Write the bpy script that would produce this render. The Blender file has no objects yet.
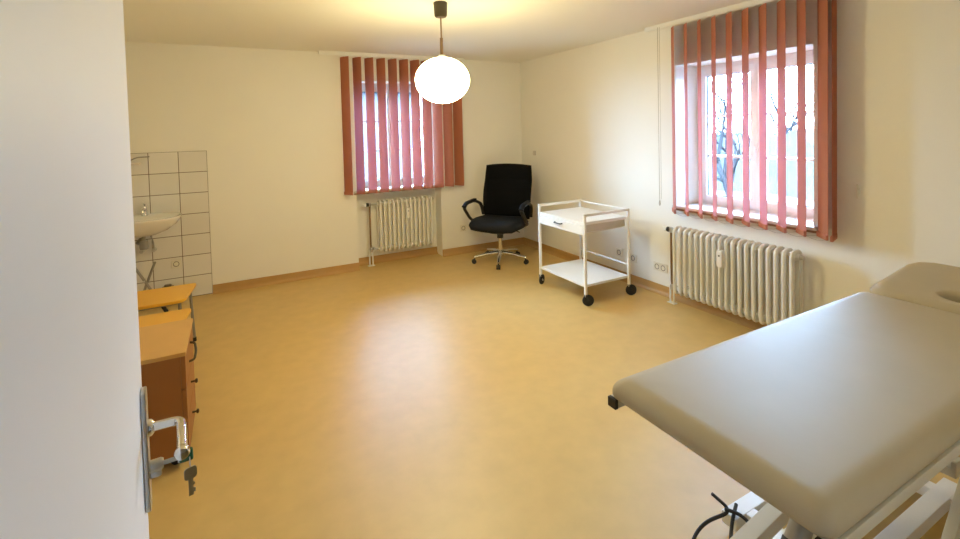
import bpy, bmesh, math, random
from mathutils import Vector, Matrix
random.seed(4)
PI = math.pi
scn = bpy.context.scene
col = scn.collection
V = Vector

# ------------------------------------------------------------------ materials
def mat(name, rgb, rough=.5, metal=0., bump=0., bscale=60., var=0., vscale=8., spec=.5, coat=0., sheen=0.):
    m = bpy.data.materials.new(name); m.use_nodes = True
    nt = m.node_tree; N = nt.nodes; L = nt.links; b = N['Principled BSDF']
    b.inputs['Base Color'].default_value = (*rgb, 1)
    b.inputs['Roughness'].default_value = rough
    b.inputs['Metallic'].default_value = metal
    b.inputs['Specular IOR Level'].default_value = spec
    b.inputs['Coat Weight'].default_value = coat
    b.inputs['Sheen Weight'].default_value = sheen
    tc = N.new('ShaderNodeTexCoord')
    if var > 0:
        n = N.new('ShaderNodeTexNoise'); n.inputs['Scale'].default_value = vscale; n.inputs['Detail'].default_value = 5
        L.new(tc.outputs['Object'], n.inputs['Vector'])
        mx = N.new('ShaderNodeMix'); mx.data_type = 'RGBA'
        mx.inputs[6].default_value = (*[c*(1-var) for c in rgb], 1)
        mx.inputs[7].default_value = (*[min(1, c*(1+var)) for c in rgb], 1)
        L.new(n.outputs['Fac'], mx.inputs[0]); L.new(mx.outputs[2], b.inputs['Base Color'])
    if bump > 0:
        n2 = N.new('ShaderNodeTexNoise'); n2.inputs['Scale'].default_value = bscale; n2.inputs['Detail'].default_value = 3
        L.new(tc.outputs['Object'], n2.inputs['Vector'])
        bp = N.new('ShaderNodeBump'); bp.inputs['Strength'].default_value = bump; bp.inputs['Distance'].default_value = .01
        L.new(n2.outputs['Fac'], bp.inputs['Height']); L.new(bp.outputs['Normal'], b.inputs['Normal'])
    return m

M = {}
M['wall'] = mat('wall_paint', (.84, .825, .77), .6, bump=.10, bscale=130, var=.015, vscale=3)
M['ceil'] = mat('ceiling_paint', (.84, .83, .77), .8, bump=.06, bscale=120)
M['floor'] = mat('ochre_linoleum', (.60, .41, .145), .44, bump=.02, bscale=25, var=.12, vscale=9, spec=.75)
M['base'] = mat('linoleum_skirting', (.47, .275, .09), .4, var=.1, vscale=9)
M['white'] = mat('white_enamel', (.82, .82, .80), .3)
M['upvc'] = mat('white_window_frame', (.84, .85, .87), .3)
M['door'] = mat('door_lacquer', (.86, .86, .86), .45, bump=.01, bscale=20)
M['radiator'] = mat('radiator_enamel', (.79, .78, .73), .35)
M['chrome'] = mat('chrome', (.72, .72, .72), .12, metal=1)
M['steel'] = mat('brushed_steel', (.55, .55, .54), .3, metal=1)
M['brass'] = mat('tarnished_pipe', (.25, .16, .09), .4, metal=.6)
M['blackp'] = mat('black_plastic', (.012, .012, .014), .4)
M['rubber'] = mat('black_rubber', (.014, .014, .015), .6)
M['fabric'] = mat('black_fabric', (.004, .0045, .006), .85, spec=.12, bump=.15, bscale=220)
M['seatfab'] = mat('dark_grey_fabric', (.008, .010, .015), .7, spec=.25, bump=.15, bscale=220)
M['vinyl'] = mat('beige_vinyl', (.49, .43, .31), .56, spec=.34, bump=.03, bscale=40, var=.06, vscale=6)
M['tabframe'] = mat('cream_table_frame', (.62, .59, .50), .35)
M['beech'] = mat('beech_top', (.62, .36, .12), .4, var=.1, vscale=6)
M['brownside'] = mat('brown_side_panel', (.33, .13, .035), .45, var=.1, vscale=6)
M['yellow'] = mat('yellow_stool_top', (.78, .42, .045), .35, var=.05, vscale=5)
M['greymetal'] = mat('grey_metal_tube', (.30, .29, .27), .4, metal=.5)
M['ceramic'] = mat('white_ceramic', (.80, .79, .77), .12, coat=.3)
M['socket'] = mat('white_socket_plastic', (.74, .71, .62), .35)
M['sockethole'] = mat('dark_socket_well', (.12, .10, .08), .5)
M['olive'] = mat('dark_brown_canopy', (.06, .045, .025), .4)
M['cord'] = mat('pale_cord', (.45, .42, .36), .6)
M['stone'] = mat('sill_stone', (.66, .62, .57), .35, var=.08, vscale=30)
M['sillwood'] = mat('sill_brown_edge', (.30, .16, .10), .4)
M['green'] = mat('green_key_cap', (.01, .11, .05), .4)
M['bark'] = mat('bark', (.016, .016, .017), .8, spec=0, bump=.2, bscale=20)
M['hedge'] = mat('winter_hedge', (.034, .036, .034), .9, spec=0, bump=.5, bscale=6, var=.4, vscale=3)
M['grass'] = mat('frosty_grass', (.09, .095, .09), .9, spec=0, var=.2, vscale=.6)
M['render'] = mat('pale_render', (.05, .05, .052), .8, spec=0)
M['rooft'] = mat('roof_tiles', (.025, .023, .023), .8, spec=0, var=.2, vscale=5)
M['pink'] = mat('shelf_ceramic', (.72, .66, .62), .3)
M['gasket'] = mat('dark_gasket', (.03, .035, .05), .5)

def glass_mat():
    m = bpy.data.materials.new('window_glass'); m.use_nodes = True
    nt = m.node_tree; nt.nodes.clear()
    o = nt.nodes.new('ShaderNodeOutputMaterial'); t = nt.nodes.new('ShaderNodeBsdfTransparent')
    g = nt.nodes.new('ShaderNodeBsdfGlossy'); g.inputs['Roughness'].default_value = .02
    f = nt.nodes.new('ShaderNodeFresnel'); f.inputs['IOR'].default_value = 1.45
    mx = nt.nodes.new('ShaderNodeMixShader'); t.inputs['Color'].default_value = (.95, .97, .97, 1)
    nt.links.new(f.outputs[0], mx.inputs[0]); nt.links.new(t.outputs[0], mx.inputs[1]); nt.links.new(g.outputs[0], mx.inputs[2])
    nt.links.new(mx.outputs[0], o.inputs['Surface'])
    return m
M['glass'] = glass_mat()

def slat_mat():
    m = bpy.data.materials.new('terracotta_blind_fabric'); m.use_nodes = True
    nt = m.node_tree; N = nt.nodes; L = nt.links; b = N['Principled BSDF']; o = N['Material Output']
    b.inputs['Roughness'].default_value = .8; b.inputs['Specular IOR Level'].default_value = .2
    tc = N.new('ShaderNodeTexCoord'); mp = N.new('ShaderNodeMapping'); mp.inputs['Scale'].default_value = (220, 220, 40)
    n = N.new('ShaderNodeTexNoise'); n.inputs['Scale'].default_value = 3
    L.new(tc.outputs['Object'], mp.inputs['Vector']); L.new(mp.outputs[0], n.inputs['Vector'])
    r = N.new('ShaderNodeMix'); r.data_type = 'RGBA'
    r.inputs[6].default_value = (.52, .20, .10, 1); r.inputs[7].default_value = (.60, .24, .13, 1)
    L.new(n.outputs['Fac'], r.inputs[0]); L.new(r.outputs[2], b.inputs['Base Color'])
    t = N.new('ShaderNodeBsdfTranslucent'); t.inputs['Color'].default_value = (.66, .40, .47, 1)
    mx = N.new('ShaderNodeMixShader'); mx.inputs[0].default_value = .34
    L.new(b.outputs[0], mx.inputs[1]); L.new(t.outputs[0], mx.inputs[2]); L.new(mx.outputs[0], o.inputs['Surface'])
    return m
M['slat'] = slat_mat()

def tile_mat():
    m = bpy.data.materials.new('white_wall_tiles'); m.use_nodes = True
    nt = m.node_tree; N = nt.nodes; L = nt.links; b = N['Principled BSDF']
    b.inputs['Roughness'].default_value = .18
    tc = N.new('ShaderNodeTexCoord'); s = N.new('ShaderNodeSeparateXYZ'); c = N.new('ShaderNodeCombineXYZ')
    L.new(tc.outputs['Object'], s.inputs[0]); L.new(s.outputs['X'], c.inputs['X']); L.new(s.outputs['Z'], c.inputs['Y'])
    br = N.new('ShaderNodeTexBrick'); br.offset = 0; br.squash = 1
    br.inputs['Scale'].default_value = 1; br.inputs['Brick Width'].default_value = .243; br.inputs['Row Height'].default_value = .2068
    br.inputs['Mortar Size'].default_value = .0035; br.inputs['Mortar Smooth'].default_value = .2; br.inputs['Bias'].default_value = 0
    br.inputs['Color1'].default_value = (.80, .78, .74, 1); br.inputs['Color2'].default_value = (.75, .73, .69, 1)
    br.inputs['Mortar'].default_value = (.20, .16, .12, 1)
    L.new(c.outputs[0], br.inputs['Vector']); L.new(br.outputs['Color'], b.inputs['Base Color'])
    bp = N.new('ShaderNodeBump'); bp.invert = True; bp.inputs['Distance'].default_value = .003; bp.inputs['Strength'].default_value = .6
    L.new(br.outputs['Fac'], bp.inputs['Height']); L.new(bp.outputs['Normal'], b.inputs['Normal'])
    return m
M['tile'] = tile_mat()

LAMP = 23.5
def lamp_mat():
    m = bpy.data.materials.new('lit_opal_glass'); m.use_nodes = True
    b = m.node_tree.nodes['Principled BSDF']
    b.inputs['Base Color'].default_value = (.8, .8, .78, 1); b.inputs['Roughness'].default_value = .2
    b.inputs['Emission Color'].default_value = (1, .84, .44, 1)
    # emission faded by hand towards the globe's top to tame the ceiling glare
    nt = m.node_tree; g = nt.nodes.new('ShaderNodeNewGeometry'); sp = nt.nodes.new('ShaderNodeSeparateXYZ'); mr = nt.nodes.new('ShaderNodeMapRange')
    nt.links.new(g.outputs['Normal'], sp.inputs[0]); nt.links.new(sp.outputs['Z'], mr.inputs['Value'])
    mr.inputs['From Min'].default_value = 0; mr.inputs['From Max'].default_value = 1
    mr.inputs['To Min'].default_value = LAMP; mr.inputs['To Max'].default_value = LAMP*.12
    nt.links.new(mr.outputs[0], b.inputs['Emission Strength'])
    return m
M['opal'] = lamp_mat()

# ------------------------------------------------------------------ mesh helpers
def new(): return bmesh.new()
def box(bm, lo, hi, bev=0., seg=2, mtx=None):
    lo = V(lo); hi = V(hi); c = (lo+hi)/2; s = hi-lo
    r = bmesh.ops.create_cube(bm, size=1, matrix=Matrix.Translation(c) @ Matrix.Diagonal((*s, 1)))
    vs = r['verts']
    if bev > 0:
        es = list({e for v in vs for e in v.link_edges})
        g = bmesh.ops.bevel(bm, geom=es, offset=bev, segments=seg, profile=.5, affect='EDGES')
        vs = list({v for f in g['faces'] for v in f.verts} | {v for v in vs if v.is_valid})
    if mtx is not None: bmesh.ops.transform(bm, matrix=mtx, verts=vs)
    return bm
def frame_of(d):
    d = d.normalized(); a = V((0, 0, 1)) if abs(d.z) < .9 else V((1, 0, 0))
    u = a.cross(d).normalized(); return u, d.cross(u).normalized()
def tube(bm, pts, r, n=10, closed=False, r2=None):
    """tube along pts; r may be a number or a list; r2 = second half-axis"""
    pts = [V(p) for p in pts]; k = len(pts); rs = r if isinstance(r, (list, tuple)) else [r]*k
    rings = []; u = None
    for i, p in enumerate(pts):
        if closed: d = pts[(i+1) % k]-pts[i-1]
        else: d = pts[min(i+1, k-1)]-pts[max(i-1, 0)]
        d.normalize()
        if u is None: u, w = frame_of(d)
        else:
            u = (u-d*u.dot(d)).normalized(); w = d.cross(u)
        s = 1.
        if 0 < i < k-1 or closed:
            a = (pts[i]-pts[i-1]).normalized(); s = 1/max(.6, math.cos(a.angle(d, 0)))
        rings.append([bm.verts.new(p + (u*math.cos(2*PI*j/n) + w*(r2/rs[i] if r2 else 1)*math.sin(2*PI*j/n))*rs[i]) for j in range(n)])
    m = k if closed else k-1
    for i in range(m):
        A = rings[i]; B = rings[(i+1) % k]
        for j in range(n):
            f = bm.faces.new((A[j], A[(j+1) % n], B[(j+1) % n], B[j])); f.smooth = True
    if not closed:
        bm.faces.new(rings[0][::-1]); bm.faces.new(rings[-1])
    return bm
def lathe(bm, prof, c=(0, 0, 0), n=32, sx=1, sy=1, axis=None):
    """prof: list of (radius, height); axis 'z' unless matrix given"""
    mt = axis if axis is not None else Matrix.Identity(4)
    c = V(c); rings = []
    for r, h in prof:
        if r < 1e-6: rings.append([bm.verts.new(c + (mt @ V((0, 0, h))))])
        else: rings.append([bm.verts.new(c + (mt @ V((r*sx*math.cos(2*PI*j/n), r*sy*math.sin(2*PI*j/n), h)))) for j in range(n)])
    for A, B in zip(rings, rings[1:]):
        for j in range(n):
            a = [A[j % len(A)], A[(j+1) % len(A)], B[(j+1) % len(B)], B[j % len(B)]]
            q = []
            for v in a:
                if v not in q: q.append(v)
            if len(q) > 2:
                f = bm.faces.new(q); f.smooth = True
    if len(rings[0]) > 1: bm.faces.new(rings[0][::-1])
    if len(rings[-1]) > 1: bm.faces.new(rings[-1])
    return bm
def AX(d):
    return V(d).to_track_quat('Z', 'Y').to_matrix().to_4x4()
def arc(c, r, a0, a1, n, ex, ey):
    ex = V(ex); ey = V(ey); c = V(c)
    return [c + ex*r*math.cos(a0+(a1-a0)*i/n) + ey*r*math.sin(a0+(a1-a0)*i/n) for i in range(n+1)]
def rpath(pts, r, seg=5):
    """polyline with rounded corners"""
    pts = [V(p) for p in pts]; out = [pts[0]]
    for i in range(1, len(pts)-1):
        a, b, c = pts[i-1], pts[i], pts[i+1]
        d1 = (a-b); d2 = (c-b); rr = min(r, d1.length*.45, d2.length*.45)
        p0 = b+d1.normalized()*rr; p1 = b+d2.normalized()*rr
        for k in range(seg+1):
            t = k/seg; out.append(p0*(1-t)**2 + b*2*t*(1-t) + p1*t*t)
    out.append(pts[-1]); return out
def prism(bm, poly, z0, z1, bev=0., seg=3):
    a = [bm.verts.new((x, y, z0)) for x, y in poly]; b = [bm.verts.new((x, y, z1)) for x, y in poly]
    n = len(poly); fs = [bm.faces.new(a[::-1]), bm.faces.new(b)]
    for i in range(n): fs.append(bm.faces.new((a[i], a[(i+1) % n], b[(i+1) % n], b[i])))
    bmesh.ops.recalc_face_normals(bm, faces=fs)
    if bev:
        es = [e for f in fs[:2] for e in f.edges]
        bmesh.ops.bevel(bm, geom=list(set(es)), offset=bev, segments=seg, profile=.5, affect='EDGES')
    return bm
def rpoly(x0, y0, x1, y1, r, n=6):
    o = []
    for cx, cy, a in ((x1-r, y1-r, 0), (x0+r, y1-r, PI/2), (x0+r, y0+r, PI), (x1-r, y0+r, 1.5*PI)):
        for i in range(n+1): o.append((cx+r*math.cos(a+PI/2*i/n), cy+r*math.sin(a+PI/2*i/n)))
    return o
def obj(name, bm, m, parent=None, loc=None, smooth=True, ang=40):
    bmesh.ops.recalc_face_normals(bm, faces=bm.faces)
    me = bpy.data.meshes.new(name); bm.to_mesh(me); bm.free()
    me.materials.append(M[m] if isinstance(m, str) else m)
    if smooth:
        for p in me.polygons: p.use_smooth = True
        me.set_sharp_from_angle(angle=math.radians(ang))
    o = bpy.data.objects.new(name, me); col.objects.link(o)
    if smooth:
        wn = o.modifiers.new('weighted_normals', 'WEIGHTED_NORMAL'); wn.keep_sharp = True
    if parent: o.parent = parent
    if loc is not None: o.location = loc
    return o
def tag(o, label, cat, group=None):
    o['label'] = label; o['category'] = cat
    if group: o['group'] = group
    return o
def thing(name, label, cat, loc=(0, 0, 0), rz=0, group=None):
    o = bpy.data.objects.new(name, None); col.objects.link(o); o.empty_display_size = .1
    o.location = loc; o.rotation_euler = (0, 0, rz)
    return tag(o, label, cat, group)
def struct(name, bm, m, parent=None, loc=None, label=None, **k):
    o = obj(name, bm, m, parent, loc, **k)
    if not parent:
        o['kind'] = 'structure'
        if label: o['label'] = label
    return o
def copy_tree(o, parent=None):
    c = o.copy(); col.objects.link(c)
    if parent: c.parent = parent
    for ch in [x for x in bpy.data.objects if x.parent == o]:
        copy_tree(ch, c)
    return c

# ------------------------------------------------------------------ room shell
H = 2.5
XL, YF = -4.55, -5.285            # left wall, front (door) wall
TH = .40
# windows: back (x0,x1,z0,z1) and right (y0,y1,z0,z1)
BW = (-2.28, -1.225, .90, 2.19)
RW = (-3.70, -2.565, .845, 2.12)

bm = new(); box(bm, (XL-.2, -7.2, -.2), (TH, TH, 0)); struct('floor', bm, 'floor', label='ochre yellow linoleum floor')
bm = new(); box(bm, (XL-.2, -7.2, H), (TH, TH, H+.2)); struct('ceiling', bm, 'ceil', label='white painted ceiling')
# back wall with window opening and radiator niche below it
bm = new()
box(bm, (XL-.2, 0, 0), (BW[0], TH, H)); box(bm, (BW[1], 0, 0), (TH, TH, H))
box(bm, (BW[0], 0, BW[3]), (BW[1], TH, H)); box(bm, (BW[0], .19, 0), (BW[1], TH, BW[2]))
struct('wall_back', bm, 'wall', label='cream painted wall with the radiator niche')
bm = new()
box(bm, (0, -7.2, 0), (TH, RW[0], H)); box(bm, (0, RW[1], 0), (TH, 0, H))
box(bm, (0, RW[0], 0), (TH, RW[1], RW[2])); box(bm, (0, RW[0], RW[3]), (TH, RW[1], H))
struct('wall_right', bm, 'wall', label='cream painted wall behind the trolley')
bm = new(); box(bm, (XL-.2, -5.42, 0), (XL, 0, H)); struct('wall_left', bm, 'wall', label='cream painted wall behind the open door')
DX0, DX1 = -3.665, -2.74
bm = new()
box(bm, (XL-.2, YF-.15, 0), (DX0, YF, H)); box(bm, (DX1, YF-.15, 0), (0, YF, H)); box(bm, (DX0, YF-.15, 2.06), (DX1, YF, H))
struct('wall_front', bm, 'wall', label='cream painted wall with the doorway')
bm = new(); box(bm, (XL-.2, -7.2, 0), (0, -7.05, H)); box(bm, (XL-.2, -7.05, 0), (XL-.05, YF-.15, H))
struct('wall_corridor', bm, 'wall', label='cream corridor wall outside the doorway')
# coved skirting, same linoleum as the floor
def skirt(name, a, b, n, lab):
    a = V(a); b = V(b); n = V(n); bm = new()
    prof = [(.0, .085), (.010, .085), (.012, .03), (.022, .012), (.045, .0), (0, 0)]
    A = [bm.verts.new(a+n*p+V((0, 0, h))) for p, h in prof]; B = [bm.verts.new(b+n*p+V((0, 0, h))) for p, h in prof]
    for i in range(len(prof)): bm.faces.new((A[i], A[(i+1) % 6], B[(i+1) % 6], B[i]))
    bm.faces.new(A); bm.faces.new(B[::-1])
    struct(name, bm, 'base', label=lab)
skirt('baseboard_back', (-3.755, 0, 0), (BW[0], 0, 0), (0, -1, 0), 'brown skirting left of the niche')
skirt('baseboard_back_right', (BW[1], 0, 0), (0, 0, 0), (0, -1, 0), 'brown skirting right of the niche')
skirt('baseboard_niche', (BW[0], .19, 0), (BW[1], .19, 0), (0, -1, 0), 'brown skirting in the niche')
skirt('baseboard_right', (0, 0, 0), (0, YF, 0), (-1, 0, 0), 'brown skirting below the right window')
skirt('baseboard_left', (XL, YF, 0), (XL, 0, 0), (1, 0, 0), 'brown skirting on the left wall')
skirt('baseboard_front', (DX1, YF, 0), (0, YF, 0), (0, 1, 0), 'brown skirting on the doorway wall')
# tile splashback
TX, TZ = -3.757, 1.450
bm = new(); box(bm, (-.76, -.008, -TZ), (0, 0, 0)); struct('trim_1', bm, 'tile', loc=(TX, 0, TZ), label='white tiled splashback around the washbasin')
# door frame
bm = new()
for x0, x1 in ((DX0-.06, DX0), (DX1, DX1+.06)): box(bm, (x0, YF-.16, 0), (x1, YF+.012, 2.06), .004)
box(bm, (DX0-.06, YF-.16, 2.06), (DX1+.06, YF+.012, 2.12), .004)
struct('trim_2', bm, 'greymetal', label='steel door frame')

# ------------------------------------------------------------------ windows
def window(name, c0, c1, z0, z1, to3, label):
    """frame built in (s along wall, d depth outwards, z); to3 maps to world"""
    def bx(bm, s0, s1, d0, d1, a, b, bev=.004):
        p = to3(s0, d0, a); q = to3(s1, d1, b)
        box(bm, [min(p[i], q[i]) for i in range(3)], [max(p[i], q[i]) for i in range(3)], bev)
    root = bpy.data.objects.new(name, None); col.objects.link(root); root['kind'] = 'structure'; root['label'] = label
    root.location = to3((c0+c1)/2, .3, z0); off = -V(root.location)
    def P(nm, bm, m, par=root):
        if par is root: bmesh.ops.translate(bm, verts=bm.verts, vec=off)
        else: bmesh.ops.translate(bm, verts=bm.verts, vec=off)
        return obj(nm, bm, m, par)
    D0, D1 = .285, .355
    w = .055
    bm = new()
    bx(bm, c0, c0+w, D0, D1, z0, z1); bx(bm, c1-w, c1, D0, D1, z0, z1); bx(bm, c0+w, c1-w, D0, D1, z1-w, z1); bx(bm, c0+w, c1-w, D0, D1, z0, z0+w)
    P('window_frame', bm, 'upvc')
    mid = (c0+c1)/2
    for a, b in ((c0+w-.01, mid), (mid, c1-w+.01)):
        bm = new(); s = .055; zz0, zz1 = z0+w-.01, z1-w+.01; d0, d1 = .27, .34
        bx(bm, a, a+s, d0, d1, zz0, zz1); bx(bm, b-s, b, d0, d1, zz0, zz1); bx(bm, a+s, b-s, d0, d1, zz1-s, zz1); bx(bm, a+s, b-s, d0, d1, zz0, zz0+s)
        sh = P('sash', bm, 'upvc')
        bm = new()
        for k in (1, 2):
            z = zz0+s+(zz1-zz0-2*s)*k/3; bx(bm, a+s, b-s, .288, .318, z-.010, z+.010, .002)
        P('glazing_bar', bm, 'upvc', sh)
        bm = new(); bx(bm, a+s-.002, b-s+.002, .302, .306, zz0+s-.002, zz1-s+.002, 0)
        P('pane', bm, 'glass', sh)
        bm = new(); g = .007
        for q in ((a+s, a+s+g, zz0+s, zz1-s), (b-s-g, b-s, zz0+s, zz1-s), (a+s, b-s, zz1-s-g, zz1-s), (a+s, b-s, zz0+s, zz0+s+g)):
            bx(bm, q[0], q[1], .293, .300, q[2], q[3], 0)
        P('gasket', bm, 'gasket', sh)
    bm = new(); zc = (z0+z1)/2-.1
    bx(bm, mid-.013, mid+.013, .258, .27, zc-.04, zc+.04, .003); bx(bm, mid-.008, mid+.008, .228, .244, zc-.11, zc+.015, .005); bx(bm, mid-.007, mid+.007, .24, .26, zc-.007, zc+.007, 0)
    P('window_handle', bm, 'upvc')
    bm = new(); bx(bm, c0-.0, c1+.0, -.0, .27, z0-.0, z0+.02, .004); bx(bm, c0-.03, c1+.03, -.035, .0, z0-.005, z0+.02, .005)
    P('window_sill', bm, 'stone')
    bm = new(); bx(bm, c0-.03, c1+.03, -.028, -.001, z0-.022, z0-.006, 0); P('sill_edge', bm, 'sillwood')
    # roller shutter guides outside, ribbed
    bm = new()
    for s0, s1 in ((c0, c0+.05), (c1-.05, c1)):
        bx(bm, s0, s1, .37, .395, z0, z1, 0)
        for k in range(28):
            z = z0+.02+(z1-z0-.04)*k/28; bx(bm, s0+.004, s1-.004, .362, .372, z, z+.018, 0)
    P('shutter_guide', bm, 'gasket')
    return root
window('window_1', BW[0], BW[1], BW[2], BW[3], lambda s, d, z: V((s, d, z)), 'white window behind the left blind')
window('window_2', RW[0], RW[1], RW[2], RW[3], lambda s, d, z: V((d, s, z)), 'white window behind the right blind')

# ------------------------------------------------------------------ vertical blinds
def slat_bm(w, h):
    bm = new(); n = 8; rows = []
    for sgn in (1, -1):
        rr = []
        for i in range(n+1):
            t = i/n*2-1; x = t*w/2; y = .009*(1-t*t)+sgn*.0006
            rr.append((bm.verts.new((x, y, 0)), bm.verts.new((x, y, -h))))
        rows.append(rr)
    A, B = rows
    for i in range(n):
        bm.faces.new((A[i][0], A[i+1][0], A[i+1][1], A[i][1])); bm.faces.new((B[i+1][0], B[i][0], B[i][1], B[i+1][1]))
        bm.faces.new((A[i][0], B[i][0], B[i+1][0], A[i+1][0])); bm.faces.new((A[i][1], A[i+1][1], B[i+1][1], B[i][1]))
    for i in (0, n): bm.faces.new((A[i][0], A[i][1], B[i][1], B[i][0]))
    return bm
def blind(loc, length_l, length_r, rz, spots, ang, z_bot, cord_at, label, extra=None):
    """local x runs along the wall, local -y into the room; origin on ceiling"""
    root = thing('vertical_blind', label, 'blind', loc, rz)
    bm = new(); box(bm, (length_l, -.022, -.038), (length_r, .022, -.001), .003); box(bm, (length_l, -.016, -.044), (length_r, -.010, -.036)); obj('head_rail', bm, 'white', root)
    w = .146; h = H-.055-z_bot; first = None; wts = []
    sl = []
    for i, (s, a) in enumerate([(s, ang) for s in spots]+(extra or [])):
        if first is None:
            o = obj('slat', slat_bm(w, h), 'slat', root)
            bm = new(); box(bm, (-w/2+.003, -.004, -h-.004), (w/2-.003, .013, -h+.032), .003)
            obj('slat_weight', bm, 'slat', o)
            bm = new(); box(bm, (-.012, -.002, 0), (.012, .012, .014), .001); box(bm, (-.004, .001, .01), (.004, .008, .022)); obj('slat_hanger', bm, 'white', o)
            first = o
        else: o = copy_tree(first, root)
        o.location = (s, 0, -.055); o.rotation_euler = (0, 0, math.radians(a)+random.uniform(-.035, .035))
    # bead chains linking the weights
    zb = z_bot-H+.006
    for yy in (-.055, .055):
        bm = new()
        for s0, s1 in zip(spots, spots[1:]):
            ca = math.cos(math.radians(ang))*(yy/.055)*.068; sa = math.sin(math.radians(ang))*(yy/.055)*.068
            p0 = V((s0+ca, sa, zb)); p1 = V((s1+ca, sa, zb))
            tube(bm, [p0, p0.lerp(p1, .25)-V((0, 0, .014)), p0.lerp(p1, .5)-V((0, 0, .019)), p0.lerp(p1, .75)-V((0, 0, .014)), p1], .0013, 5)
        obj('bead_chain', bm, 'cord', root)
    if cord_at is not None:
        bm = new(); tube(bm, [(cord_at, -.03, -.03), (cord_at, -.031, -.8), (cord_at, -.03, -1.6)], .0022, 6); tube(bm, [(cord_at+.02, -.03, -.03), (cord_at+.02, -.03, -1.58)], .0015, 6)
        lathe(bm, [(.0, .03), (.006, .025), (.009, 0), (.006, -.02), (0, -.022)], (cord_at, -.03, -1.62), 10)
        obj('pull_cord', bm, 'cord', root)
    return root
# back: local x = world x, local y = world y
SB = .138
blind((0, -.085, H), -2.66, -.90, 0, [-2.385+SB*k for k in range(11)], 118, .895, None, 'terracotta vertical blind on the far wall, behind the hanging lamp')
# right: local x = -world y direction => rz=-90deg maps local x to -y, local y to +x
blind((-.085, 0, H), 2.31, 4.05, -PI/2, [2.607+.1325*k for k in range(10)], 49+90, .815, 2.47, 'terracotta vertical blind over the radiator beside the exam table', extra=[(3.868, 105)])

# ------------------------------------------------------------------ radiators
def radiator(loc, rz, nsec, h, zb, label, meter_at, pipe_len, group=None):
    """local x along the wall away from the pipe end, local -y into the room; origin on the floor below first section"""
    root = thing('radiator', label, 'radiator', loc, rz, group)
    p = .0543; d = .052
    bm = new()
    z0, z1 = zb+.016, zb+h-.016; r = .036
    path = []
    for cy, cz, a in ((-d+r, z0+r, PI), (d-r, z0+r, 1.5*PI), (d-r, z1-r, 0), (-d+r, z1-r, PI/2)):
        for i in range(6): path.append(V((0, cy+r*math.cos(a+PI/2*i/5), cz+r*math.sin(a+PI/2*i/5))))
    tube(bm, path, .0155, 12, closed=True, r2=.0145)
    for z in (z0+.03, z1-.03): tube(bm, [(-p/2, 0, z), (p/2, 0, z)], .022, 12)
    first = obj('section', bm, 'radiator', root)
    for k in range(1, nsec):
        o = first.copy(); col.objects.link(o); o.parent = root; o.location = (k*p, 0, 0)
    if nsec: 
        # heat cost meter on the front
        bm = new(); zc = zb+h*.72
        box(bm, (meter_at*p-.023, -d-.05, zc-.065), (meter_at*p+.023, -d-.012, zc+.065), .006)
        mt = obj('heat_meter', bm, 'white', root)
        bm = new(); box(bm, (meter_at*p-.006, -d-.0515, zc+.018), (meter_at*p+.006, -d-.0495, zc+.03)); obj('meter_window', bm, 'blackp', mt)
    # valve, thermostat, pipes on the left
    x = -pipe_len
    zt = z1-.03
    bm = new(); tube(bm, [(-p/2, 0, zt), (x, 0, zt)], .012, 10); lathe(bm, [(.018, -.022), (.02, -.01), (.02, .01), (.018, .022)], (x, 0, zt), 12); obj('valve', bm, 'steel', root)
    bm = new(); lathe(bm, [(.0, 0), (.021, 0), (.023, .006), (.023, .026), (.02, .03), (0, .03)], (x-.012, 0, zt), 16, axis=AX((-1, 0, 0)))
    th = obj('valve_head', bm, 'blackp', root)
    bm = new(); lathe(bm, [(.0, .03), (.019, .03), (.021, .036), (.021, .06), (.015, .068), (0, .068)], (x-.012, 0, zt), 16, axis=AX((-1, 0, 0))); obj('valve_cap', bm, 'white', th)
    zl = zb+.045
    bm = new(); tube(bm, [(x, 0, zt), (x, 0, zl+.06), (x+.008, 0, zl)], .0105, 8); obj('riser_pipe', bm, 'brass', root)
    bm = new(); tube(bm, [(-p/2, 0, zl), (x-.01, 0, zl)], .013, 10); lathe(bm, [(.016, -.025), (.02, -.015), (.02, .015), (.014, .025)], (x+.006, 0, zl), 12); lathe(bm, [(.014, -.02), (.018, .0), (.014, .025)], (x+.03, 0, zl+.01), 12, axis=AX((.4, -1, .2))); obj('lower_valve', bm, 'steel', root)
    bm = new()
    for dx in (-.018, .02): tube(bm, [(x+dx, 0, zl), (x+dx, 0, .004)], .0085, 10)
    box(bm, (x-.04, -.022, .0), (x+.042, .022, .007), .002)
    obj('floor_pipes', bm, 'white', root)
    # wall brackets
    for k in (1, nsec-2):
        for z in (z0+.06, z1-.06):
            bm = new(); box(bm, (k*p+p/2-.006, -.02, z-.01), (k*p+p/2+.006, .114, z+.01)); obj('wall_bracket', bm, 'radiator', root)
    bm = new(); x1 = (nsec-.5)*p; lathe(bm, [(.0, .02), (.014, .02), (.016, .014), (.02, 0)], (x1, 0, zt), 12, axis=AX((1, 0, 0))); obj('bleed_plug', bm, 'steel', root)
    return root
radiator((-2.0, .075, 0), 0, 13, .63, .15, 'narrow cream column radiator in the niche below the far blind', 6.1, .115)
radiator((-.115, -2.668, 0), -PI/2, 19, .60, .105, 'wide cream column radiator below the window beside the exam table', 8.5, .075)

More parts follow.
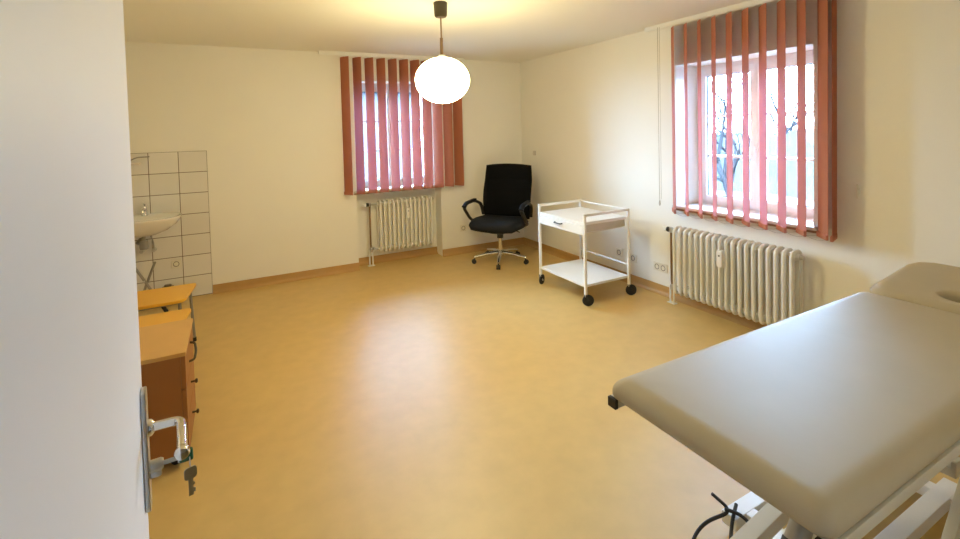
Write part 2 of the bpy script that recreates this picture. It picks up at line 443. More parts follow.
# ------------------------------------------------------------------ pendant lamp
L0 = thing('pendant_lamp', 'lit white oval glass globe lamp hanging from the ceiling', 'lamp', (-2.19, -2.38, H))
bm = new(); lathe(bm, [(.0, 0), (.047, 0), (.05, -.004), (.045, -.095), (.036, -.105), (0, -.106)], (0, 0, 0), 24); obj('canopy', bm, 'olive', L0)
bm = new(); tube(bm, [(0, 0, -.1), (0, 0, -.3)], .0055, 10); tube(bm, [(0, 0, -.25), (0, 0, -.385)], .011, 12); obj('rod', bm, 'brass', L0)
bm = new(); lathe(bm, [(.0, -.368), (.02, -.37), (.028, -.38), (.03, -.395), (.028, -.40)], (0, 0, 0), 24); obj('globe_holder', bm, 'white', L0)
bm = new(); pr = []
for i in range(25):
    a = PI/2-PI*i/24; pr.append((max(0, .193*math.cos(a)), -.55+.165*math.sin(a)))
lathe(bm, pr, (0, 0, 0), 40); obj('lamp_shade', bm, 'opal', L0)

# ------------------------------------------------------------------ office chair
CH = thing('office_chair', 'black high-back swivel office chair in the corner', 'chair', (-.73, -.61, 0), math.atan2(-.606, -.795)-(-PI/2))
# local: faces -y
bm = new(); lathe(bm, [(.0, .07), (.03, .07), (.045, .085), (.045, .125), (.03, .14), (0, .14)], (0, 0, 0), 20); hub = obj('base_hub', bm, 'chrome', CH)
ph = math.radians(215.7)
wheel_first = None
for k in range(5):
    a = ph+2*PI*k/5; d = V((math.cos(a), math.sin(a), 0))
    bm = new(); tube(bm, [d*.03+V((0, 0, .115)), d*.16+V((0, 0, .105)), d*.31+V((0, 0, .078)), d*.325+V((0, 0, .074))], [.026, .022, .017, .012], 10); leg = obj('base_leg', bm, 'chrome', CH)
    c = d*.317; bm = new(); t = V((-d.y, d.x, 0))
    lathe(bm, [(0, -.022), (.024, -.022), (.027, -.018), (.027, -.006), (.02, -.004), (.02, .004), (.027, .006), (.027, .018), (.024, .022), (0, .022)], c+V((0, 0, .027))+d*.008, 18, axis=AX(t))
    tube(bm, [c+V((0, 0, .03)), c+V((0, 0, .07))], .009, 8)
    obj('caster', bm, 'rubber', leg)
bm = new(); tube(bm, [(0, 0, .12), (0, 0, .30)], .024, 14); tube(bm, [(0, 0, .28), (0, 0, .40)], .016, 12); obj('gas_column', bm, 'chrome', CH)
bm = new(); box(bm, (-.09, -.12, .355), (.09, .12, .41), .012); tube(bm, [(.08, 0, .385), (.22, -.02, .39), (.26, -.02, .375)], .006, 8); tube(bm, [(0, 0, .29), (0, 0, .37)], .038, 14); obj('tilt_mechanism', bm, 'blackp', CH)
# seat cushion, waterfall front
def cushion(nx, ny, fn):
    """closed pillow from fn(u,v,side)->Vector, u,v in -1..1"""
    bm = new(); G = []
    for s in (1, -1):
        G.append([[bm.verts.new(fn(-1+2*i/nx, -1+2*j/ny, s)) for j in range(ny+1)] for i in range(nx+1)])
    for s in (0, 1):
        g = G[s]
        for i in range(nx):
            for j in range(ny):
                q = (g[i][j], g[i+1][j], g[i+1][j+1], g[i][j+1]); bm.faces.new(q if s == 0 else q[::-1])
    bmesh.ops.remove_doubles(bm, verts=bm.verts, dist=1e-5)
    return bm
def sq(u, v, k=.12):
    # map square to rounded square
    return u*math.sqrt(max(0, 1-k*v*v)), v*math.sqrt(max(0, 1-k*u*u))
def seat_fn(u, v, s):
    a, b = sq(u, v, .34); e = max(0, 1-max(abs(u), abs(v))**5)**.5
    z = .462+s*.068*e + .018*a*a - (.03*max(0, -v-.4)**1.5 if v < -.4 else 0)
    if s < 0: z = max(z, .395)
    return V((a*.345, b*.295-.03, z))
obj('seat', cushion(20, 20, seat_fn), 'seatfab', CH, ang=80)
def back_fn(u, v, s):
    a, b = sq(u, v*.98); e = max(0, 1-max(abs(u), abs(v))**6)**.5
    t = (v+1)/2; w = .318*(1+.01*t)
    z = .46+ (b+1)/2*.705
    y = .225+.10*t-.045*math.sin(PI*min(1, t*1.4))*.8
    y += -s*.05*e*(1 if s > 0 else .7) - .02*a*a*(-1)
    if s > 0: y += .007*max(0, math.cos(v*PI*4.5))**6*(1-abs(u)**6)
    return V((a*w, y-.02*a*a, z))
obj('backrest', cushion(20, 40, back_fn), 'fabric', CH, ang=80)
for s in (-1, 1):
    loop = rpath([(s*.29, .08, .44), (s*.345, .0, .47), (s*.36, -.08, .52), (s*.36, -.23, .665), (s*.358, -.16, .71), (s*.35, .04, .72), (s*.335, .20, .66), (s*.315, .22, .52)], .07, 7)
    bm = new(); tube(bm, loop, .023, 10, r2=.017); ar = obj('armrest', bm, 'blackp', CH)
    bm = new(); tube(bm, rpath([(s*.36, -.235, .68), (s*.358, -.16, .725), (s*.35, .05, .735)], .05, 6), .03, 10, r2=.012); obj('arm_pad', bm, 'seatfab', ar)

# ------------------------------------------------------------------ trolley
T0 = thing('utility_trolley', 'white metal two-tier trolley with one drawer, in front of the right wall', 'trolley', (-.55, -1.905, 0))
hx, hy = .26, .345
q = .0115
TP = .822
for sy in (-1, 1):
    bm = new()
    for sx in (-1, 1): box(bm, (sx*hx-q, sy*hy-q, .085), (sx*hx+q, sy*hy+q, TP), .003)
    box(bm, (-hx, sy*hy-q, TP-2*q), (hx, sy*hy+q, TP), .003); obj('end_frame', bm, 'white', T0)
bm = new(); box(bm, (hx-.006, -hy, TP-.018), (hx+.006, hy, TP-.006), .002); obj('gallery_rail', bm, 'white', T0)
bm = new(); box(bm, (hx-.006, -hy, .285), (hx+.006, hy, .30), .002); obj('lower_rail', bm, 'white', T0)
bm = new(); box(bm, (-hx-.008, -hy+.012, .718), (hx+.004, hy-.012, .745), .003); obj('top_tray', bm, 'white', T0)
bm = new(); box(bm, (-hx+.02, -hy+.03, .65), (hx-.01, -hy+.04, .728)); box(bm, (-hx+.02, hy-.04, .65), (hx-.01, hy-.03, .728)); box(bm, (hx-.02, -hy+.04, .65), (hx-.01, hy-.04, .728)); obj('drawer_housing', bm, 'tabframe', T0)  # cream instead of white puts the shade under the tray into the colour
bm = new(); box(bm, (-hx-.012, -hy+.014, .632), (-hx+.008, hy-.014, .716), .003); box(bm, (-hx+.008, -hy+.04, .64), (hx-.03, hy-.04, .70)); dr = obj('drawer', bm, 'white', T0)
bm = new(); tube(bm, rpath([(-hx-.008, .07, .69), (-hx-.034, .065, .688), (-hx-.034, -.065+.03, .688), (-hx-.008, -.04, .69)], .012, 4), .006, 8); obj('drawer_handle', bm, 'blackp', dr)
bm = new(); box(bm, (-hx-.004, -hy+.006, .165), (hx+.004, hy-.006, .188), .004); obj('lower_shelf', bm, 'white', T0)
for i, (sx, sy, yaw) in enumerate(((-1, 1, .5), (-1, -1, -.55), (1, -1, -.5), (1, 1, .5))):
    d = V((math.cos(yaw), math.sin(yaw), 0)); c = V((sx*hx, sy*hy, .052))+d*.02
    bm = new(); lathe(bm, [(0, -.012), (.04, -.012), (.049, -.008), (.052, 0), (.049, .008), (.04, .012), (0, .012)], c, 24, axis=AX((-d.y, d.x, 0))); w = obj('caster_wheel', bm, 'rubber', T0)
    bm = new(); lathe(bm, [(.016, -.0145), (.016, .0145)], c, 12, axis=AX((-d.y, d.x, 0))); obj('wheel_hub', bm, 'white' if i == 0 else 'blackp', w)
    bm = new(); tube(bm, [(sx*hx, sy*hy, .105), (sx*hx, sy*hy, .09)], .014, 10)
    n = V((-d.y, d.x, 0))
    for s in (-1, 1): tube(bm, [V((sx*hx, sy*hy, .1))+n*.016*s, c+n*.017*s+V((0, 0, .0))], .006, 6)
    obj('caster_fork', bm, 'blackp', w)

# ------------------------------------------------------------------ exam table
ET = thing('treatment_table', 'cream padded treatment table with tilted headrest by the right radiator', 'table', (-1.5, -4.69, 0))
ZT = .80
y0, y1 = -.315, .317
def pad(bm, x0, x1, y0, y1, z0, z1, roll, rc):
    h = z1-z0; prof = [(.012, z0), (.003, z0+.004), (0, z0+.012)]
    for k in range(9):
        a = PI/2*k/8; prof.append((roll*(1-math.cos(a)), z1-(h-.02)*(1-math.sin(a))))
    prof += [(roll+.06, z1+.002), (roll+.14, z1+.003)]
    R_ = [[bm.verts.new((x, y, z)) for x, y in rpoly(x0+i, y0+i, x1-i, y1-i, max(rc-i*.3, .012), 6)] for i, z in prof]
    n = len(R_[0])
    for A, B in zip(R_, R_[1:]):
        for k in range(n): bm.faces.new((A[k], A[(k+1) % n], B[(k+1) % n], B[k]))
    bm.faces.new(R_[0][::-1]); bm.faces.new(R_[-1])
bm = new(); pad(bm, -1.012, .565, y0, y1, ZT-.062, ZT, .06, .035); obj('mattress', bm, 'vinyl', ET, ang=60)
# headrest with a face opening, hinged at the split
bm = new()
nu = 48
poly = rpoly(.0, y0+.0, .57, y1, .10, 11)
ang0 = []
cx, cy = .15, 0
def hit(poly, cx, cy, a):
    d = V((math.cos(a), math.sin(a))); best = None
    for i in range(len(poly)):
        p = V(poly[i])-V((cx, cy)); q = V(poly[(i+1) % len(poly)])-V((cx, cy)); e = q-p
        den = d.x*e.y-d.y*e.x
        if abs(den) < 1e-9: continue
        t = (p.x*e.y-p.y*e.x)/den; s = (p.x*d.y-p.y*d.x)/den
        if t > 0 and -1e-6 <= s <= 1+1e-6 and (best is None or t < best): best = t
    return best
rings = []
for i in range(nu):
    a = 2*PI*i/nu; R = hit(poly, cx, cy, a); ux, uy = math.cos(a), math.sin(a)
    r0 = .055/math.sqrt((ux/.8)**2+(uy/1.25)**2)
    prof = [(R-.012, -.055), (R, -.043), (R-.004, -.022), (R-.018, -.008), (R-.05, 0), ((R+r0)/2, 0), (r0+.03, 0), (r0+.012, -.006), (r0, -.02), (r0, -.055)]
    rings.append([bm.verts.new((cx+r*ux, cy+r*uy, z)) for r, z in prof])
for i in range(nu):
    A = rings[i]; B = rings[(i+1) % nu]
    for k in range(10): bm.faces.new((A[k], B[k], B[(k+1) % 10], A[(k+1) % 10]))
tilt = math.radians(-6)
bmesh.ops.transform(bm, matrix=Matrix.Translation((.575, 0, ZT)) @ Matrix.Rotation(tilt, 4, 'Y'), verts=bm.verts)
hr = obj('headrest', bm, 'vinyl', ET, ang=60)
bm = new(); box(bm, (.02, y0+.05, -.085), (.5, y0+.08, -.056), .003); box(bm, (.02, y1-.08, -.085), (.5, y1-.05, -.056), .003); box(bm, (.47, y0+.05, -.085), (.5, y1-.05, -.056), .003)
bmesh.ops.transform(bm, matrix=Matrix.Translation((.575, 0, ZT)) @ Matrix.Rotation(tilt, 4, 'Y'), verts=bm.verts); obj('headrest_frame', bm, 'tabframe', hr)
# top frame of square tube with black end plugs
bm = new(); zf0, zf1 = ZT-.093, ZT-.0625
for y in (y0-.002, y1-.032): box(bm, (-1.0, y, zf0), (.6, y+.032, zf1), .003)
for x in (-.42, .0, .3, .53): box(bm, (x, y0+.034, zf0), (x+.03, y1-.034, zf1), .003)
obj('top_frame', bm, 'tabframe', ET)
for y in (y0-.002, y1-.032):
    bm = new(); box(bm, (-1.012, y-.001, zf0-.001), (-.999, y+.033, zf1-.001), .002); obj('end_plug', bm, 'blackp', ET)
# floor frame
bm = new()
for x, y in ((-.95, -.02), (-.40, .33), (-.86, .16)): box(bm, (x, y-.03, .035), (.55, y+.03, .085), .004)
for x in (-.31, .45): box(bm, (x-.028, -.27, .037), (x+.028, .359, .083), .004)
ff = obj('floor_frame', bm, 'white', ET)
for x, y in ((-.31, -.25), (-.31, .33), (.45, -.25), (.45, .33), (-.92, -.02), (-.83, .16)):
    bm = new(); lathe(bm, [(0, 0), (.026, 0), (.028, .006), (.02, .02), (.012, .036), (0, .036)], (x, y, 0), 16); obj('foot', bm, 'rubber', ET)
# inclined lift arms
def bar(bm, a, b, w, t, bev=.004):
    a = V(a); b = V(b); d = b-a; m = Matrix.Translation((a+b)/2) @ d.to_track_quat('X', 'Z').to_matrix().to_4x4()
    box(bm, (-d.length/2, -w/2, -t/2), (d.length/2, w/2, t/2), bev, 2, m)
for y, dz, w in ((.16, .045, .055),):
    bm = new(); bar(bm, (-.78, y, .085+dz), (.28, y, .28+dz), w, w)
    obj('lift_arm', bm, 'tabframe', ET)
bm = new(); box(bm, (.25, -.12, .27), (.31, .25, .33), .004); obj('arm_axle', bm, 'tabframe', ET)
for y in (-.08, .21):
    bm = new(); bar(bm, (.28, y, .30), (-.30, y, .715), .05, .035)
    obj('upper_arm', bm, 'tabframe', ET)
for y in (-.20, .25):
    bm = new(); bar(bm, (-.22, y, .075), (.40, y, .715), .03, .055)
    obj('support_arm', bm, 'tabframe', ET)
bm = new(); a = V((-.405, -.05, .697)); b = V((-.655, -.05, .37)); tube(bm, [a, b], .030, 18); cyl = obj('lift_cylinder', bm, 'greymetal', ET)
bm = new(); dd = (b-a).normalized(); tube(bm, [b-dd*.012, b+dd*.006], .034, 18); obj('cylinder_ring', bm, 'blackp', cyl)
bm = new(); tube(bm, [b, b+dd*.36], .016, 14); obj('piston_rod', bm, 'chrome', cyl)
bm = new()
k0 = (-0.385, 0.325, .095)
tube(bm, rpath([(-0.435, 0.375, .15), k0, (-0.505, 0.375, .06), (-0.645, 0.335, .010), (-0.745, 0.175, .008), (-0.685, 0.015, .008)], .08, 7), .0065, 8)
tube(bm, rpath([(-0.345, 0.335, .10), (-0.415, 0.305, .085), (-0.505, 0.255, .03), (-0.585, 0.115, .010), (-0.545, -0.045, .008)], .06, 6), .0065, 8)
tube(bm, rpath([(-0.415, 0.335, .11), (-0.375, 0.295, .10), (-0.355, 0.215, .05), (-0.415, 0.055, .010), (-0.485, -0.065, .008)], .06, 6), .0065, 8)
obj('power_cable', bm, 'rubber', ET)

# ------------------------------------------------------------------ drawer cabinet and stools at the left
CB = thing('drawer_cabinet', 'brown-sided low drawer cabinet with a beech top, beside the open door', 'cabinet', (-4.02, -2.60, 0))
cx0, cx1, cy0, cy1, ch = -.24, .25, -.235, .235, .56
bm = new(); box(bm, (cx0, cy0, .045), (cx1-.02, cy0+.018, ch-.018), .001); box(bm, (cx0, cy1-.018, .045), (cx1-.02, cy1, ch-.018), .001)
box(bm, (cx0, cy0+.018, .045), (cx0+.012, cy1-.018, ch-.018)); box(bm, (cx0, cy0+.018, .045), (cx1-.02, cy1-.018, .063)); obj('body', bm, 'brownside', CB)
bm = new(); box(bm, (cx0-.004, cy0-.006, ch-.02), (cx1+.004, cy1+.006, ch), .003); obj('top', bm, 'beech', CB)
hh = (ch-.02-.05)/3
for k in range(3):
    z0 = .05+k*hh
    bm = new(); box(bm, (cx1-.02, cy0+.002, z0+.002), (cx1, cy1-.002, z0+hh-.002), .002); box(bm, (cx0+.05, cy0+.03, z0+.015), (cx1-.02, cy1-.03, z0+hh-.04)); d = obj('drawer', bm, 'brownside', CB)
    zc = z0+hh*.55
    bm = new()
    if k < 2: lathe(bm, [(.0, 0), (.005, 0), (.0045, .018), (.011, .022), (.012, .028), (.008, .032), (0, .033)], (cx1-.001, 0, zc), 14, axis=AX((1, 0, 0))); obj('knob', bm, 'olive', d)
    else: tube(bm, rpath([(cx1-.001, .045, zc+.03), (cx1+.022, .042, zc+.025), (cx1+.03, 0, zc-.0), (cx1+.024, -.042, zc-.03), (cx1-.001, -.045, zc-.035)], .02, 4), .006, 8); obj('drawer_pull', bm, 'olive', d)
for sx in (cx0+.05, cx1-.06):
    for sy in (cy0+.05, cy1-.05):
        bm = new(); lathe(bm, [(0, -.012), (.02, -.012), (.0225, -.007), (.0225, .007), (.02, .012), (0, .012)], (sx, sy, .0225), 16, axis=AX((0, 1, 0))); tube(bm, [(sx, sy, .025), (sx, sy, .046)], .008, 8); obj('caster', bm, 'rubber', CB)

def stool(loc, label):
    root = thing('side_stool', label, 'stool', loc, 0, 'yellow-topped stools beside the cabinet')
    # trapezoid top with rounded corners, narrower towards -y
    P_ = [(.235, .205), (-.235, .205), (-.185, -.205), (.185, -.205)]
    o = []
    for i, p in enumerate(P_):
        a = V(P_[i-1]); b = V(p); c = V(P_[(i+1) % 4]); r = .03 if i < 2 else .07
        p0 = b+(a-b).normalized()*r; p1 = b+(c-b).normalized()*r
        for k in range(7):
            t = k/6; o.append(tuple(p0*(1-t)**2+b*2*t*(1-t)+p1*t*t))
    bm = new(); prism(bm, o, .428, .45, .004, 2); obj('seat', bm, 'yellow', root)
    bm = new()
    tube(bm, [(.19, .17, .418), (-.19, .17, .418), (-.15, -.17, .418), (.15, -.17, .418)], .011, 8, closed=True); obj('frame_ring', bm, 'greymetal', root)
    for x, y in ((.19, .17), (-.19, .17), (-.15, -.17), (.15, -.17)):
        bm = new(); tube(bm, [(x, y, .42), (x*1.08, y*1.08, .012)], .0105, 10); lg = obj('leg', bm, 'greymetal', root)
        bm = new(); tube(bm, [(x*1.078, y*1.078, .03), (x*1.082, y*1.082, 0)], .0135, 10); obj('rubber_foot', bm, 'rubber', lg)
    bm = new(); tube(bm, [(.205, .183, .15), (-.205, .183, .15)], .007, 8); tube(bm, [(.162, -.183, .15), (-.162, -.183, .15)], .007, 8); obj('stretcher', bm, 'greymetal', root)
    return root
stool((-4.05, -1.395, 0), 'yellow-topped metal stool nearest the washbasin')
stool((-4.045, -2.01, 0), 'yellow-topped metal stool right behind the brown cabinet')

# ------------------------------------------------------------------ washbasin corner
WB = thing('washbasin', 'white ceramic washbasin on the tiled wall', 'washbasin', (-4.27, -.008, 0))
bm = new(); n = 40; rings = []
def ring(rx, ry, cy, z):
    R = []
    for j in range(n):
        a = 2*PI*j/n; c, s = math.cos(a), math.sin(a)
        x = rx*math.copysign(abs(c)**.8, c); y = cy+ry*math.copysign(abs(s)**.8, s); R.append(bm.verts.new((x, min(y, -.002), z)))
    return R
for rx, ry, cy, z in ((.03, .03, -.24, .70), (.10, .10, -.22, .705), (.19, .165, -.22, .74), (.255, .21, -.225, .79), (.292, .235, -.235, .838), (.30, .24, -.24, .858), (.298, .238, -.24, .868), (.285, .225, -.24, .868), (.262, .175, -.27, .852), (.235, .155, -.27, .80), (.17, .11, -.27, .755), (.06, .05, -.26, .742), (.02, .02, -.26, .738)):
    rings.append(ring(rx, ry, cy, z))
for A, B in zip(rings, rings[1:]):
    for j in range(n): bm.faces.new((A[j], A[(j+1) % n], B[(j+1) % n], B[j]))
bm.faces.new(rings[0][::-1]); bm.faces.new(rings[-1])
obj('basin', bm, 'ceramic', WB, ang=70)
bm = new(); lathe(bm, [(.0, .862), (.026, .862), (.026, .872), (.02, .88), (.02, .93), (.014, .95), (0, .952)], (-.01, -.065, 0), 16)
tube(bm, rpath([(-.01, -.065, .905), (-.01, -.12, .93), (-.01, -.185, .925), (-.01, -.19, .905)], .03, 4), .011, 10); tube(bm, [(-.01, -.065, .945), (-.01, -.05, .965), (-.01, -.14, .985)], .007, 8); obj('faucet', bm, 'chrome', WB)
bm = new(); tube(bm, [(0, -.26, .745), (0, -.26, .60)], .016, 12); lathe(bm, [(.0, .66), (.035, .66), (.037, .64), (.037, .60), (.032, .58), (0, .578)], (0, -.26, 0), 18)
tube(bm, rpath([(0, -.26, .63), (-.06, -.2, .63), (-.06, -.05, .63), (-.06, -.003, .63)], .04, 5), .016, 12); obj('trap', bm, 'greymetal', WB)
for x in (.045, -.05):
    bm = new(); lathe(bm, [(.02, 0), (.02, .006), (.011, .01), (.011, .045), (.016, .05), (.016, .07), (0, .07)], (x, -.002, .52), 14, axis=AX((0, -1, 0))); v = obj('stop_valve', bm, 'steel', WB)
    bm = new(); tube(bm, rpath([(x, -.045, .52), (x, -.05, .60), (x*.4-.01, -.06, .72), (x*.2-.01, -.065, .80)], .05, 5), .006, 8); obj('supply_hose', bm, 'greymetal', v)
# crossed metal stand under the basin
FS = thing('folding_stand', 'grey crossed metal stand on the floor under the washbasin', 'stand', (-4.22, -.33, 0))
for i, (a, b) in enumerate((((-.12, -.03, .46), (.10, -.03, .02)), ((.03, .03, .46), (-.13, .03, .02)))):
    bm = new(); tube(bm, [a, b], .011, 10); lg = obj('leg', bm, 'greymetal', FS)
    bm = new(); d = (V(b)-V(a)).normalized(); tube(bm, [V(b)-d*.05, V((b[0]+d.x*.02, b[1], 0.0))], .016, 10); obj('rubber_foot', bm, 'rubber', lg)
bm = new(); tube(bm, [(-.05, -.045, .31), (-.05, .045, .31)], .008, 10); obj('pivot', bm, 'steel', FS)
# small dark object beside the stand
bm = new(); box(bm, (-.05, -.05, 0), (.05, .05, .17), .012); box(bm, (-.03, -.03, .17), (.03, .03, .19), .008); tag(obj('floor_canister', bm, 'olive', None, (-4.12, -.14, 0)), 'small dark canister on the floor below the tiles', 'canister')
# towel rail above the basin
TR = thing('towel_rail', 'dark bent rail with a pale soap dish on the tiles above the washbasin', 'rail', (-4.28, -.008, 1.40))
bm = new(); tube(bm, rpath([(.045, -.001, .012), (.045, -.02, .012), (-.045, -.035, .012), (-.12, -.05, -.03), (-.12, -.001, -.03)], .03, 5), .006, 8); obj('rail_bar', bm, 'greymetal', TR)
bm = new(); box(bm, (-.14, -.09, -.06), (-.02, -.001, -.04), .008); obj('soap_dish', bm, 'pink', TR)

# ------------------------------------------------------------------ sockets and small wall things
def socket(loc, rz, n, label, group=None, cover='socket'):
    root = thing('wall_socket', label, 'socket', loc, rz, group)
    bm = new(); w = .04
    box(bm, (-w*n, -.010, -w), (w*n, -.0005, w), .004); obj('cover_plate', bm, cover, root)
    for k in range(n):
        x = (k-(n-1)/2)*.072
        bm = new(); lathe(bm, [(.026, .0), (.026, .003), (.021, .003), (.020, -.004), (0, -.004)], (x, -.009, 0), 20, axis=AX((0, -1, 0))); w_ = obj('socket_well', bm, 'sockethole', root)
    return root
socket((0, -1.835, .275), -PI/2, 1, 'single white wall socket, the farther one behind the trolley', 'sockets on the right wall')
socket((0, -2.03, .26), -PI/2, 1, 'single white wall socket beside the trolley front leg', 'sockets on the right wall')
socket((0, -2.37, .25), -PI/2, 2, 'double wall socket left of the radiator pipe on the right wall', 'sockets on the right wall')
socket((-.93, 0, .325), 0, 1, 'single wall socket on the far wall left of the office chair')
socket((-4.055, -.008, .35), 0, 1, 'single wall socket on the tiles below the washbasin')
bm = new(); box(bm, (-.02, -.025, -.03), (-.0005, .025, .03), .005); tag(obj('wall_switch', bm, 'stone', None, (0, -.316, 1.265)), 'small beige wall switch right of the office chair back', 'switch')
def cleat(loc, rz, label):
    root = thing('cord_cleat', label, 'cleat', loc, rz, 'cord cleats beside the blinds')
    bm = new(); box(bm, (-.009, -.012, -.02), (.009, -.0005, .02), .003); obj('base_plate', bm, 'socket', root)
    bm = new(); tube(bm, rpath([(0, -.02, .045), (0, -.014, .02), (0, -.014, -.02), (0, -.02, -.045)], .02, 3), .006, 8); obj('horns', bm, 'socket', root)
cleat((-.905, 0, 1.21), 0, 'small cord cleat right of the blind on the far wall')
cleat((0, -3.965, 1.135), -PI/2, 'small cord cleat right of the blind by the exam table')

# ------------------------------------------------------------------ door
az = math.radians(4.5)
Dv = V((-math.sin(az), math.cos(az), 0)); Nv = V((math.cos(az), math.sin(az), 0))
Pp = V((-3.706, -4.408, 0))
# local frame: x = Nv (towards room), y = Dv (towards free edge); origin at hinge
EDGE = .043; W = .86
hinge = Pp+Dv*EDGE-Dv*W
D0 = bpy.data.objects.new('door_1', None); col.objects.link(D0); D0['kind'] = 'structure'; D0['label'] = 'white door standing open at the left'
D0.location = (hinge.x, hinge.y, 0); D0.rotation_euler = (0, 0, az)
bm = new(); box(bm, (-.04, 0, .008), (0, W, 2.03), .003); obj('door_leaf', bm, 'door', D0)
py = W-EDGE; zk = 1.037
bm = new(); prism(bm, rpoly(-.02, -.118, .02, .118, .016, 6), 0, .009, .002, 2)
bmesh.ops.transform(bm, matrix=Matrix.Translation((0.0005, py, .998)) @ Matrix(((0, 0, 1, 0), (1, 0, 0, 0), (0, 1, 0, 0), (0, 0, 0, 1))), verts=bm.verts)
pl = obj('handle_plate', bm, 'steel', D0)
bm = new(); tube(bm, rpath([(.009, py, zk), (.062, py-.004, zk), (.064, py-.045, zk), (.064, py-.118, zk-.002)], .018, 6), .0086, 14)
lathe(bm, [(.016, 0), (.015, .006), (.011, .01)], (.009, py, zk), 16, axis=AX((1, 0, 0)))
lathe(bm, [(0, .008), (.010, .006), (.0125, 0), (.0098, -.012)], (.064, py-.118, zk-.002), 16, axis=AX((0, -1, 0)))
obj('door_handle', bm, 'chrome', D0)
bm = new(); zl = .962; lathe(bm, [(0, .022), (.009, .022), (.0115, .018), (.0115, 0)], (.009, py-.002, zl), 14, axis=AX((1, 0, 0))); box(bm, (.008, py-.007, zl-.022), (.028, py+.004, zl), .003); obj('lock_cylinder', bm, 'steel', D0)
bm = new()
for z in (.3, 1.75): tube(bm, [(-.02, -.008, z-.05), (-.02, -.008, z+.05)], .008, 10)
obj('hinge', bm, 'steel', D0)
# keys in the lock
KP = hinge+Nv*.03+Dv*(py-.002)
KY = thing('door_keys', 'bunch of keys with a green cap hanging in the door lock', 'keys', (KP.x, KP.y, zl), az)
bm = new(); box(bm, (-.004, -.0012, -.004), (.028, .0012, .004)); prism(bm, rpoly(.024, -.0015, .046, .0015, .001, 2), -.010, .010, 0); obj('inserted_key', bm, 'steel', KY)
bm = new(); box(bm, (.026, -.004, -.012), (.05, .004, .012), .003); obj('key_cap', bm, 'green', KY)
bm = new(); tube(bm, arc((.044, 0, -.014), .011, 0, 2*PI*.97, 18, (0, 1, 0), (0, 0, 1)), .0012, 6); obj('key_ring', bm, 'steel', KY)
bm = new(); prism(bm, rpoly(-.011, -.012, .011, .012, .006, 4), -.0012, .0012); box(bm, (-.004, -.045, -.001), (.004, -.010, .001)); box(bm, (.004, -.04, -.001), (.0075, -.032, .001)); box(bm, (.004, -.026, -.001), (.0065, -.02, .001))
bmesh.ops.transform(bm, matrix=Matrix.Translation((.044, -.004, -.036)) @ Matrix.Rotation(.25, 4, 'Z') @ Matrix.Rotation(PI/2, 4, 'X'), verts=bm.verts); obj('hanging_key', bm, 'steel', KY)

# ------------------------------------------------------------------ outside
bm = new(); box(bm, (TH+.0, -30, -1.3), (60, 60, -1.1)); box(bm, (-40, TH, -1.3), (TH, 60, -1.1))
tag(obj('lawn', bm, 'grass'), 'pale winter lawn outside the windows', 'lawn')['kind'] = 'structure'
def tree(loc, h, seed, label):
    rnd = random.Random(seed); bm = new()
    def grow(p, d, L, r, lev):
        pts = [p]; q = p.copy(); dd = d.copy()
        for i in range(4):
            dd = (dd+V((rnd.uniform(-.16, .16), rnd.uniform(-.16, .16), rnd.uniform(-.03, .12)))).normalized(); q = q+dd*L/4; pts.append(q.copy())
        tube(bm, pts, [r*(1-.12*i) for i in range(5)], 6 if lev < 2 else 4)
        if lev >= 4 : return
        for k in range(3 if lev else 6):
            t = rnd.choice([2, 3, 4, 4]); u, w = frame_of(dd); a = rnd.uniform(0, 2*PI)
            nd = (dd*.75+(u*math.cos(a)+w*math.sin(a))*rnd.uniform(.5, .85)).normalized()
            grow(pts[t], nd, L*rnd.uniform(.6, .8), r*.55, lev+1)
    grow(V((0, 0, 0)), V((0, 0, 1)), h*.26, h*.014, 0)
    return tag(obj('bare_tree', bm, 'bark', None, loc, smooth=False), label, 'tree', 'bare trees outside the right window')
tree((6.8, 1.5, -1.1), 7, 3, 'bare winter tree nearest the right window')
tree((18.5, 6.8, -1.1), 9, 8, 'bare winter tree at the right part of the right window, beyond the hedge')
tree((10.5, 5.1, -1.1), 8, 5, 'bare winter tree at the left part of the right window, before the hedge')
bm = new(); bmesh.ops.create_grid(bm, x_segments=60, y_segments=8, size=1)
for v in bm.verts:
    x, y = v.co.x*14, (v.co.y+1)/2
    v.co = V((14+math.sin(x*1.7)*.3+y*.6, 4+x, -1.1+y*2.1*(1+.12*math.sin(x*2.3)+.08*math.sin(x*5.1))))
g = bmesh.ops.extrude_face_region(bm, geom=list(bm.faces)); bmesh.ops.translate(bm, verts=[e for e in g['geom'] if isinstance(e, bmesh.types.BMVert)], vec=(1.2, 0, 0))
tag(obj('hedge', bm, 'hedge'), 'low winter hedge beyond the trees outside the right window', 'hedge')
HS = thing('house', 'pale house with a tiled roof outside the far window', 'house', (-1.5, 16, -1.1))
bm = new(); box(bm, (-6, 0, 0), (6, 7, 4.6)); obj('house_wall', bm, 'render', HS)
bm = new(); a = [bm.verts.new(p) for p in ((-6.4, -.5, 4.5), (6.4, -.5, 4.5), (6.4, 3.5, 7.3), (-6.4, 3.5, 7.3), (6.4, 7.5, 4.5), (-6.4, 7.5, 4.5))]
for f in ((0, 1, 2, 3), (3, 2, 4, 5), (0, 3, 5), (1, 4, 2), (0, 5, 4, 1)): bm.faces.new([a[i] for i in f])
obj('roof', bm, 'rooft', HS)

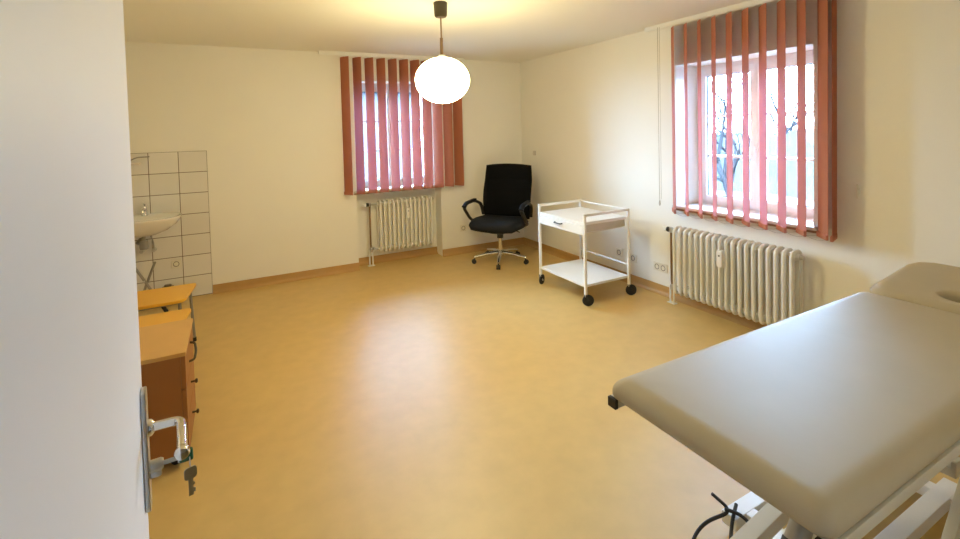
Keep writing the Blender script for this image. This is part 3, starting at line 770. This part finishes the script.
# ------------------------------------------------------------------ sky and light
w = bpy.data.worlds.new('overcast_sky'); scn.world = w; w.use_nodes = True
nt = w.node_tree; bg = nt.nodes['Background']
tc = nt.nodes.new('ShaderNodeTexCoord'); sp = nt.nodes.new('ShaderNodeSeparateXYZ'); rp = nt.nodes.new('ShaderNodeValToRGB')
nt.links.new(tc.outputs['Generated'], sp.inputs[0]); nt.links.new(sp.outputs['Z'], rp.inputs[0])
rp.color_ramp.elements[0].color = (.38, .63, 1.0, 1); rp.color_ramp.elements[0].position = 0
rp.color_ramp.elements[1].color = (.41, .65, 1.0, 1); rp.color_ramp.elements[1].position = .9
nt.links.new(rp.outputs[0], bg.inputs['Color'])
bg.inputs['Strength'].default_value = 46.0
def portal(name, loc, rot, sx, sy):
    l = bpy.data.lights.new(name, 'AREA'); l.shape = 'RECTANGLE'; l.size = sx; l.size_y = sy
    l.cycles.is_portal = True
    o = bpy.data.objects.new(name, l); col.objects.link(o); o.location = loc; o.rotation_euler = rot
portal('window_portal', (TH+.02, (RW[0]+RW[1])/2, (RW[2]+RW[3])/2), (0, PI/2, 0), RW[3]-RW[2], RW[1]-RW[0])
portal('window_portal', ((BW[0]+BW[1])/2, TH+.02, (BW[2]+BW[3])/2), (-PI/2, 0, 0), BW[1]-BW[0], BW[3]-BW[2])

# ------------------------------------------------------------------ camera
f, px, py_ = 472.08233622, 483.08926, 144.85397
yaw, pit, rol = .489951811, -.0321652675, -.0250888772
F = V((math.sin(yaw)*math.cos(pit), math.cos(yaw)*math.cos(pit), math.sin(pit)))
R = V((math.cos(yaw), -math.sin(yaw), 0)); U = R.cross(F)
c, s = math.cos(rol), math.sin(rol); R, U = R*c+U*s, -R*s+U*c
cam = bpy.data.cameras.new('camera'); co = bpy.data.objects.new('camera', cam); col.objects.link(co)
mw = Matrix.Identity(4)
for i in range(3): mw[i][0] = R[i]; mw[i][1] = U[i]; mw[i][2] = -F[i]
mw.translation = V((-3.53636553, -5.49512022, 1.59058292)); co.matrix_world = mw
cam.sensor_fit = 'HORIZONTAL'; cam.sensor_width = 36; cam.lens = f/960*36
cam.shift_x = (480-px)/960; cam.shift_y = (py_-269.5)/960; cam.clip_start = .02
scn.camera = co
scn.view_settings.view_transform = 'Standard'; scn.view_settings.look = 'None'; scn.view_settings.gamma = 1
scn.view_settings.exposure = 1.32
scn.view_settings.use_curve_mapping = False
scn.cycles.use_denoising = True
scn.cycles.max_bounces = 10; scn.cycles.diffuse_bounces = 6; scn.cycles.transparent_max_bounces = 16
scn.cycles.sample_clamp_indirect = 8
